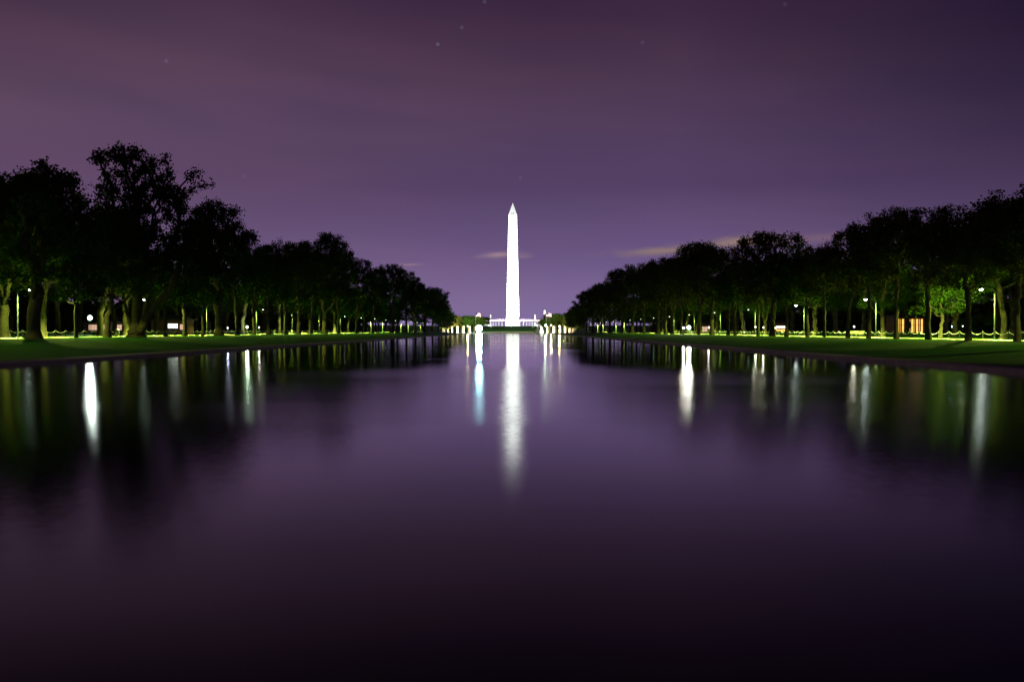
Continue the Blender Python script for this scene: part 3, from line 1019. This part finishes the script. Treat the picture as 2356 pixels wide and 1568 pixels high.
def kiosk(name, label, px, Y, w, d, h, wall, sign, windows, sill_label=None, rz=0.0):
    """Small flat-roofed building facing the pool; windows = [(x0, x1, z0, z1, material)] on its front."""
    x = wx(px, Y)
    o = thing(name, label, 'building', (x, Y, float(ground_h(x, Y))), rz)
    MB().box(-w / 2, w / 2, 0, d, -.2, h).build('wall', wall, o)
    MB().box(-w / 2 - .5, w / 2 + .5, -.6, d + .5, h + .004, h + .26, .04).add(
        [(-w / 2, .2, h + .264), (w / 2, .2, h + .264), (w / 2, d, h + .264), (-w / 2, d, h + .264), (-w / 2 + 1, d / 2, h + 1.1), (w / 2 - 1, d / 2, h + 1.1)],
        [(0, 1, 5, 4), (2, 3, 4, 5), (0, 4, 3), (1, 2, 5), (0, 3, 2, 1)]).build('roof', 'roof', o)
    for (a, b, c, e, mt) in windows:
        fr = MB()
        t = .06
        fr.box(a - t, a, -.08, -.003, c - t, e + t).box(b, b + t, -.08, -.003, c - t, e + t).box(a, b, -.08, -.003, e, e + t).box(a, b, -.08, -.003, c - t, c)
        n = max(1, int((b - a) / .7))
        for i in range(1, n):
            q = a + (b - a) * i / n
            fr.box(q - .02, q + .02, -.07, -.01, c, e)
        f = fr.build('window', 'dark_metal', o)
        MB().box(a + .002, b - .002, -.03, -.014, c + .002, e - .002).build('pane', mt, f)
    return o


kiosk('refreshment_kiosk', 'red-brown kiosk with a blazing white counter behind the left walk', 388, 186, 7.5, 5, 3.1, 'brick', None,
      [(.0, 2.1, 1.35, 2.3, 'window_white'), (-3.0, -2.3, .9, 2.2, 'window_warm'), (2.6, 3.3, 1.0, 2.2, 'window_pink')])
kiosk('refreshment_kiosk', 'small kiosk with a long white-lit counter between two globe lamps, right bank', 1798, 272, 4.6, 4, 2.9, 'brick', None,
      [(-1.6, 1.6, 1.5, 2.15, 'window_white'), (-1.6, 1.6, .6, 1.15, 'window_warm')])
kiosk('park_hut', 'pink-lit hut far behind the floodlight on the right bank', 1625, 282, 5.2, 4, 3.0, 'brick', None,
      [(-2.2, .5, .6, 2.3, 'window_pink'), (1.2, 2.0, .4, 2.2, 'window_white')])
kiosk('low_shelter', 'long low shelter with small lit windows behind the left starry floodlight', 255, 215, 14, 4, 2.7, 'pale_wall', None,
      [(-5.5, -3.4, .5, 1.9, 'window_pink'), (-2.0, 0.2, .5, 1.9, 'window_pink'), (1.5, 3.8, .5, 1.9, 'window_pink')])

# orange-lit hall behind the right trunks
Yh = 190
xh = wx(2097, Yh)
hall = thing('columned_hall', 'hall glowing orange between dark columns behind the right bank trunks', 'building', (xh, Yh, float(ground_h(xh, Yh))))
MB().box(-3.4, 3.4, .9, 5, -.2, 3.7).build('wall', 'brick', hall)
MB().box(-3.9, 3.9, -.4, 5.4, 3.704, 4.2, .06).build('roof', 'roof', hall)
for i in range(7):
    cx = -3.2 + i * 6.4 / 6
    MB().lathe([(.19, -.1), (.19, .12), (.14, .18), (.125, 3.4), (.18, 3.5), (.19, 3.69)], (cx, .1, 0), 10).build('column', 'roof', hall, True)
for i in range(6):
    if i == 2:
        continue
    cx = -3.2 + (i + .5) * 6.4 / 6
    f = MB().box(cx - .46, cx - .40, .84, .897, .3, 3.3).box(cx + .40, cx + .46, .84, .897, .3, 3.3).box(cx - .40, cx + .40, .85, .897, 1.9, 1.97).build('window', 'dark_metal', hall)
    MB().box(cx - .398, cx + .398, .87, .892, .3, 3.3).build('pane', 'window_warm', f)


# ------------------------------------------------------------------ chain fences, benches, bins
def chain_fence(X, y0, y1, label):
    o = thing('chain_fence', label, 'fence', (X, 0, 0))
    pm = MB().lathe([(.06, -.2), (.06, .86), (.075, .88), (.075, .93), (.05, .98), (.015, 1.0)], n=8).mesh('fence_post', 'dark_metal', True)
    sp = 2.6
    ys = np.arange(y0, y1, sp)
    ch = MB()
    for k, y in enumerate(ys):
        g = float(ground_h(X, y))
        p = link('post', pm, o)
        p.location = (0, y, g)
        if k + 1 < len(ys):
            g2 = float(ground_h(X, ys[k + 1]))
            pts = []
            for j in range(9):
                t = j / 8
                pts.append((0, y + sp * t, g * (1 - t) + g2 * t + .86 - .34 * 4 * t * (1 - t)))
            ch.tube(pts, .026, 5, False)
    ch.build('chain', 'chain', o, True)
    return o


chain_fence(-62.5, 74, 310, 'post and chain fence sagging along the back of the left walk')
chain_fence(56.0, 64, 300, 'post and chain fence sagging along the back of the right walk')


def bench():
    o = thing('park_bench', 'x', 'bench')
    s = MB()
    for i in range(4):
        s.box(-.9, .9, -.22 + i * .115, -.22 + i * .115 + .09, .43, .465)
    s.build('seat', 'wood', o)
    b = MB()
    for i in range(3):
        b.box(-.9, .9, .27 + i * .02, .30 + i * .02, .55 + i * .13, .65 + i * .13)
    b.build('backrest', 'wood', o)
    for sx in (-.75, .75):
        MB().tube([(sx, -.2, -.02), (sx, -.2, .42)], .03, 6).tube([(sx, .22, -.02), (sx, .24, .45), (sx, .36, .95)], .03, 6).tube([(sx, -.2, .41), (sx, .24, .41)], .02, 6).build('leg', 'dark_metal', o)
    return o


bp = bench()
BENCH = [(wx(1186 * .3301 + 2, 118), 118, 'pale bench by the fence right of the giant elm', 1),
         (-58.6, 168, 'bench right of the broad yellow-lit trunk on the left bank', 1), (-58.6, 226, 'bench farther along the left walk, past the thick black-trunked elm', 1)]
for k, xx in enumerate((1958, 1968, 1978)):
    Yb = 54.5 * F / (xx - 1179)
    BENCH.append((54.5, Yb, ['left', 'middle', 'right'][k] + ' bench of the pale trio under the single globe lamp, right bank', -1))
for i, (x, y, lb, s) in enumerate(BENCH):
    o = bp if i == 0 else copy_tree(bp)
    o.location = (x, y, float(ground_h(x, y)))
    o.rotation_euler = (0, 0, s * math.pi / 2)
    tag(o, lb, 'bench')


def bin_(x, y, label):
    o = thing('litter_bin', label, 'bin', (x, y, float(ground_h(x, y))))
    MB().lathe([(.24, 0), (.28, .05), (.30, .80), (.28, .82)], n=14).build('bin_body', 'dark_metal', o, True)
    MB().lathe([(.31, .822), (.31, .87), (.20, 1.0), (.06, 1.04)], n=14).build('lid', 'dark_metal', o, True)


bin_(wx(270, 119), 119, 'dark litter bin by the chain fence left of the giant elm')
bin_(wx(632, 205), 205, 'dark litter bin beside the left walk near a slim pale stem')
slab = MB().box(-.32, .32, -.16, .16, 0, .05, .015).build('pale_slab', 'plain_white')
slab.location = (PL - .45, 65, .202)
tag(slab, 'small white slab lying on the left pool rim', 'slab')

# ------------------------------------------------------------------ obelisk on its hill
OX, OY = 1.0, 1160.0
OZ = float(ground_h(OX, OY))
ob = thing('obelisk', 'towering white floodlit marble obelisk on the hill at the end of the pool', 'monument', (OX, OY, OZ - .4))
R0, R1, RS = 8.9, 5.75, 8.0
hs, hj, ht = 152.4, 46.0, 169.6
rj = R0 + (R1 - R0) * hj / hs
MB().add([(-R0, -R0, 0), (R0, -R0, 0), (R0, R0, 0), (-R0, R0, 0), (-rj, -rj, hj), (rj, -rj, hj), (rj, rj, hj), (-rj, rj, hj)],
         [(0, 1, 5, 4), (1, 2, 6, 5), (2, 3, 7, 6), (3, 0, 4, 7)]).build('lower_shaft', 'marble', ob)
MB().add([(-rj, -rj, hj), (rj, -rj, hj), (rj, rj, hj), (-rj, rj, hj), (-R1, -R1, hs), (R1, -R1, hs), (R1, R1, hs), (-R1, R1, hs)],
         [(0, 1, 5, 4), (1, 2, 6, 5), (2, 3, 7, 6), (3, 0, 4, 7)]).build('upper_shaft', 'marble_pale', ob)
pyr = MB().add([(-R1, -R1, hs), (R1, -R1, hs), (R1, R1, hs), (-R1, R1, hs), (0, 0, ht)], [(0, 1, 4), (1, 2, 4), (2, 3, 4), (3, 0, 4)]).build('pyramidion', 'marble_pale', ob)
for sx in (-1, 1):
    yy = -R1 * (1 - 1.4 / (ht - hs))
    MB().box(sx * 1.1 - .45, sx * 1.1 + .45, yy - .12, yy + .5, hs + 1.0, hs + 1.9).build('window', 'dark_metal', pyr)
MB().box(-1.1, 1.1, -R0 - .05, -R0 + .3, 0, 4.6).build('door', 'bronze', ob)


def flag_mesh(w, h, seed, nu=14, nv=8):
    r = np.random.default_rng(seed)
    vs, fs, uv = [], [], []
    ph = r.random() * 6.28
    for j in range(nv + 1):
        for i in range(nu + 1):
            u, v = i / nu, j / nv
            vs.append((u * w * .95, math.sin(u * 7 + ph + v * .8) * .12 * w * u, -h * (1 - v) - u * u * h * .22 + math.sin(u * 5 + ph) * .03 * h))
            uv.append((u, v))
    for j in range(nv):
        for i in range(nu):
            a = j * (nu + 1) + i
            fs.append((a, a + 1, a + nu + 2, a + nu + 1))
    me = bpy.data.meshes.new('flag')
    me.from_pydata(vs, [], fs)
    ul = me.uv_layers.new(name='uv')
    for lp in me.loops:
        ul.data[lp.index].uv = uv[lp.vertex_index]
    me.materials.append(M['flag'])
    me.polygons.foreach_set('use_smooth', [True] * len(me.polygons))
    return me


def make_flagpole(h, r, fw, fh, label, group=None, seed=1, base=.35):
    o = thing('flagpole', label, 'flagpole', (0, 0, 0), 0, group)
    MB().lathe([(base, -.3), (base, .25), (r * 1.2, .3), (r, .5), (r * .6, h)], n=8).build('pole', 'white_pole', o, True)
    MB().ball((0, 0, h + r * 1.2), r * 1.6, r * 1.6, r * 1.6, 10, 6).build('finial', 'bronze', o, True)
    if fw:
        f = link('flag', flag_mesh(fw, fh, seed), o)
        f.location = (r * .7, 0, h - .15)
    return o


fp = make_flagpole(9.4, .20, 3.0, 2.1, 'white floodlit flagpole in the ring of flags round the obelisk', 'flags ringed round the obelisk')
flags = [fp.children[i] for i in range(len(fp.children)) if fp.children[i].name.startswith('flag')]
fmeshes = [flags[0].data] + [flag_mesh(3.0, 2.1, s) for s in (2, 3, 4)]
for k in range(50):
    o = fp if k == 0 else copy_tree(fp)
    a = 2 * math.pi * (k + .5) / 50
    x, y = OX + 39 * math.cos(a), OY + 39 * math.sin(a)
    o.location = (x, y, float(ground_h(x, y)))
    for c in o.children:
        if c.name.startswith('flag'):
            c.data = fmeshes[k % 4]
            c.rotation_euler = (0, 0, random.Random(k).uniform(-.5, .5))
for s, lb in ((-1, 'tall bare white mast rising left of the obelisk above the flag ring'), (1, 'tall bare white mast rising right of the obelisk above the flag ring')):
    o = make_flagpole(14.5, .42, 0, 0, lb, None, 1, .8)
    o.name = 'bare_mast'
    o['category'] = 'mast'
    x = OX + s * 29.4
    o.location = (x, OY - 44, float(ground_h(x, OY - 44)))

# ground floodlights on the hill that light the shaft
for k, (px, lb) in enumerate([(-38, 'left hill floodlight aimed up at the obelisk'), (38, 'right hill floodlight aimed up at the obelisk')]):
    x, y = OX + px * .8, 1062
    g = float(ground_h(x, y))
    o = thing('ground_floodlight', lb, 'floodlight', (x, y, g))
    MB().box(-1.0, 1.0, -.5, .5, -.2, .35, .05).build('plinth', 'stone', o)
    MB().box(-.8, .8, -.3, .3, .36, .95, .06).build('lamp_housing', 'dark_metal', o)
    MB().box(-.7, .7, -.332, -.302, .42, .88).build('lamp_lens', 'globe', o)
    spot('shaft_beam', (0, .4, 1.2), (OX - x, OY - y, 92), 3.3e6, (.97, 1.0, 1.0), 38, 0.35, 2.5, o)
    spot('foot_beam', (0, .4, 1.2), (OX - x, OY - y, 22), 0.45e6, (.95, .97, 1.0), 13, 0.5, 2.5, o)
    spot('ring_beam', (0, .4, 1.2), (OX - x, OY - y, 14), 7e5, (.95, .97, 1.0), 27, 0.6, .6, o)

# ------------------------------------------------------------------ memorial at the far end of the pool
def make_pillar(label, group):
    o = thing('memorial_stele', label, 'pillar', (0, 0, 0), 0, group)
    s = MB()
    s.box(-.66, .66, -.5, .5, -.2, .45, .04).box(-.54, -.16, -.36, .36, .452, 4.3).box(.16, .54, -.36, .36, .452, 4.3)
    s.box(-.58, .58, -.42, .42, 4.302, 5.0, .08)
    s.build('shaft', 'granite', o)
    wv = MB()
    for k in range(16):
        a, b = 2 * math.pi * k / 16, 2 * math.pi * (k + 1) / 16
        wv.tube([(.42 * math.cos(a), -.44, 3.55 + .42 * math.sin(a)), (.42 * math.cos(b), -.44, 3.55 + .42 * math.sin(b))], .09, 5, False)
    wv.build('wreath', 'bronze', o, True)
    return o


WARM = (1.0, .82, .52)
for s, cx, lbl in ((-1, -30.5, 'left'), (1, 25.5, 'right')):
    p0 = make_pillar('x', None)
    for k in range(18):
        a = math.radians(-100 + 200 * k / 17)
        x = cx + s * 24 * math.cos(a)
        y = 664 + 36 * math.sin(a)
        o = p0 if k == 0 else copy_tree(p0)
        o.location = (x, y, float(ground_h(x, y)))
        o.rotation_euler = (0, 0, math.atan2(y - 664, (x - cx)) + math.pi / 2 if False else 0.25 * s * math.sin(a))
        tag(o, 'bright floodlit granite pillar with a wreath in the %s memorial arc' % lbl, 'pillar', 'pillars of the %s memorial arc' % lbl)
    for k in range(6):
        x = cx + s * (2 + 20 * k / 5) - s * 2
        y = 616 + 2.2 * k
        g = float(ground_h(x, y))
        o = thing('ground_light', 'small ground light washing the %s memorial pillars' % lbl, 'ground light', (x, y, g), 0, 'ground lights of the %s memorial arc' % lbl)
        MB().box(-.25, .25, -.2, .2, -.1, .22, .03).build('lamp_housing', 'dark_metal', o)
        MB().box(-.2, .2, -.1, .14, .222, .24).build('lamp_lens', 'globe', o)
        spot('wash_beam', (0, 0, .5), (s * 2, 14, 3.0), 26000, WARM, 60, .6, .3, o)

# ground lights added to brighten the trees behind the pillars, and small lamps on the hill
for (px, tx, lb, col) in [(1066, 1066, 'added ground light under the yellow-lit trees behind the left pillars', (1, .9, .3)), (1094, 1098, 'added ground light under the left striped flag', (.9, .95, .45)),
                          (1278, 1282, 'added ground light under the round tree before the castle', (.9, .8, .3)), (1300, 1306, 'added ground light at the end of the right tree row', (.6, 1, .25))]:
    x, y = wx(px, 735), 735
    g = float(ground_h(x, y))
    o = thing('ground_light', lb, 'ground light', (x, y, g))
    MB().box(-.25, .25, -.2, .2, -.1, .22, .03).build('lamp_housing', 'dark_metal', o)
    MB().box(-.2, .2, -.1, .14, .222, .24).build('lamp_lens', 'globe', o)
    if px < 1299:
        spot('added_tree_beam', (0, 0, .5), (wx(tx, 830) - x, 95, 9), 130000, col, 40, .7, .4, o)
    else:
        spot('added_tree_beam', (0, 0, .5), (45 - x, 640 - y, 9), 120000, col, 40, .7, .4, o)
for (px, lb) in [(1131, 'left tiny lamp on the green hill'), (1178, 'tiny lamp in the middle of the green hill'), (1226, 'right tiny lamp on the green hill')]:
    o = globe_lamp(px, 752.5, 905, .16, lb, 'globe', 0)
    h = wz(752.5, 905) - o.location.z
# low terrace wall, stone block, glowing pylon and the two striped flags
tw = MB()
for i in range(20):
    tw.box(-26 + i * 2.2, -26 + i * 2.2 + 2.17, 699.2, 700.0, .1, .95, .03)
tag(tw.build('terrace_wall', 'pale_wall'), 'low pale wall at the foot of the green hill beyond the pool', 'wall')
bl = thing('stone_block', 'pale green-lit stone block at the right far corner of the pool', 'stone block', (wx(1237.5, 566), 566, .2))
MB().box(-1.3, 1.3, -1, 1, -.1, 2.1, .06).build('block', 'pale_wall', bl)
MB().box(-1.42, 1.42, -1.12, 1.12, 2.102, 2.4, .05).build('cap', 'pale_wall', bl)
py = thing('white_pylon', 'white glowing tapered pylon beside the pale stone block', 'pylon', (wx(1247.5, 612), 612, .2))
MB().add([(-1.35, -.8, -.1), (1.35, -.8, -.1), (1.35, .8, -.1), (-1.35, .8, -.1), (-.30, -.4, 4.7), (.30, -.4, 4.7), (.30, .4, 4.7), (-.30, .4, 4.7)],
         [(0, 1, 5, 4), (1, 2, 6, 5), (2, 3, 7, 6), (3, 0, 4, 7), (4, 5, 6, 7)]).build('shaft', 'plain_white', py)
MB().box(-1.6, 1.6, -1.05, 1.05, -.1, .18, .04).build('plinth', 'pale_wall', py)
spot('pylon_beam', (-.5, -7, .4), (0, 0, 2.5), 9000, (1, .98, .9), 35, .5, .2, py)
for s, px, lb in ((-1, 1095.5, 'tall pole with a striped flag left of the flag ring, above the dazzling lamp'), (1, 1257.5, 'tall pole with a striped flag in front of the castle tower')):
    o = make_flagpole(17.2, .12, 4.7, 3.2, lb, None, 6 + s, .6)
    x = wx(px, 722)
    o.location = (x, 722, float(ground_h(x, 722)))
    spot('added_hill_beam', (0, .2, 13), (-x - s * 20, 300, 4), 1.3e6, (.45, 1, .7) if s < 0 else (.8, 1, .6), 28, .8, .3, o)  # added beam without a fixture, put on the pole to green the hill
    spot('flag_beam', (3, -7, 1.5), (2.4, 0, 15.5), 45000, (1, 1, 1), 20, .5, .3, o)

# sandstone castle beyond the hill
YC = 1900
cg = float(ground_h(70, YC))
ca = thing('castle', 'dark red castle with a lit-topped tower behind the trees right of the obelisk', 'castle', (wx(1254, YC), YC, cg))
zt = lambda py: wz(py, YC) - cg
MB().box(-24, 62, 0, 18, -2, zt(741)).build('wall', 'castle', ca)
MB().add([(-25, -1, zt(741) + .01), (63, -1, zt(741) + .01), (63, 19, zt(741) + .01), (-25, 19, zt(741) + .01), (-20, 9, zt(736)), (58, 9, zt(736))],
         [(0, 1, 5, 4), (2, 3, 4, 5), (0, 4, 3), (1, 2, 5), (0, 3, 2, 1)]).build('roof', 'roof', ca)


def castle_tower(x, w, top, spire, mat):
    t = MB().box(x - w / 2, x + w / 2, -2.2, w - 2.2, -2, top, .1).build('tower', 'castle', ca)
    cr = MB()
    for i in range(4):
        cr.box(x - w / 2 - .3 + i * w * .32, x - w / 2 - .3 + i * w * .32 + w * .2, -2.6, w - 1.8, top + .01, top + 1.6)
    cr.build('parapet', mat, t)
    if spire:
        MB().lathe([(w * .42, 0), (w * .40, spire * .45), (w * .5, spire * .47), (w * .12, spire)], (x, w / 2 - 2.2, top + .02), 10).build('turret', mat, t, True)
    return t


castle_tower(0, 5.4, zt(722), 12.5, 'plain_white')
castle_tower(-6.4, 4.6, zt(736), 6.5, 'plain_white')
castle_tower(31.5, 3.4, zt(737), 3.2, 'castle')
spot('turret_beam', (4, -20, zt(740)), (-2, 0, zt(716)), 1.3e5, (.9, .92, 1), 13, .5, .4, ca)
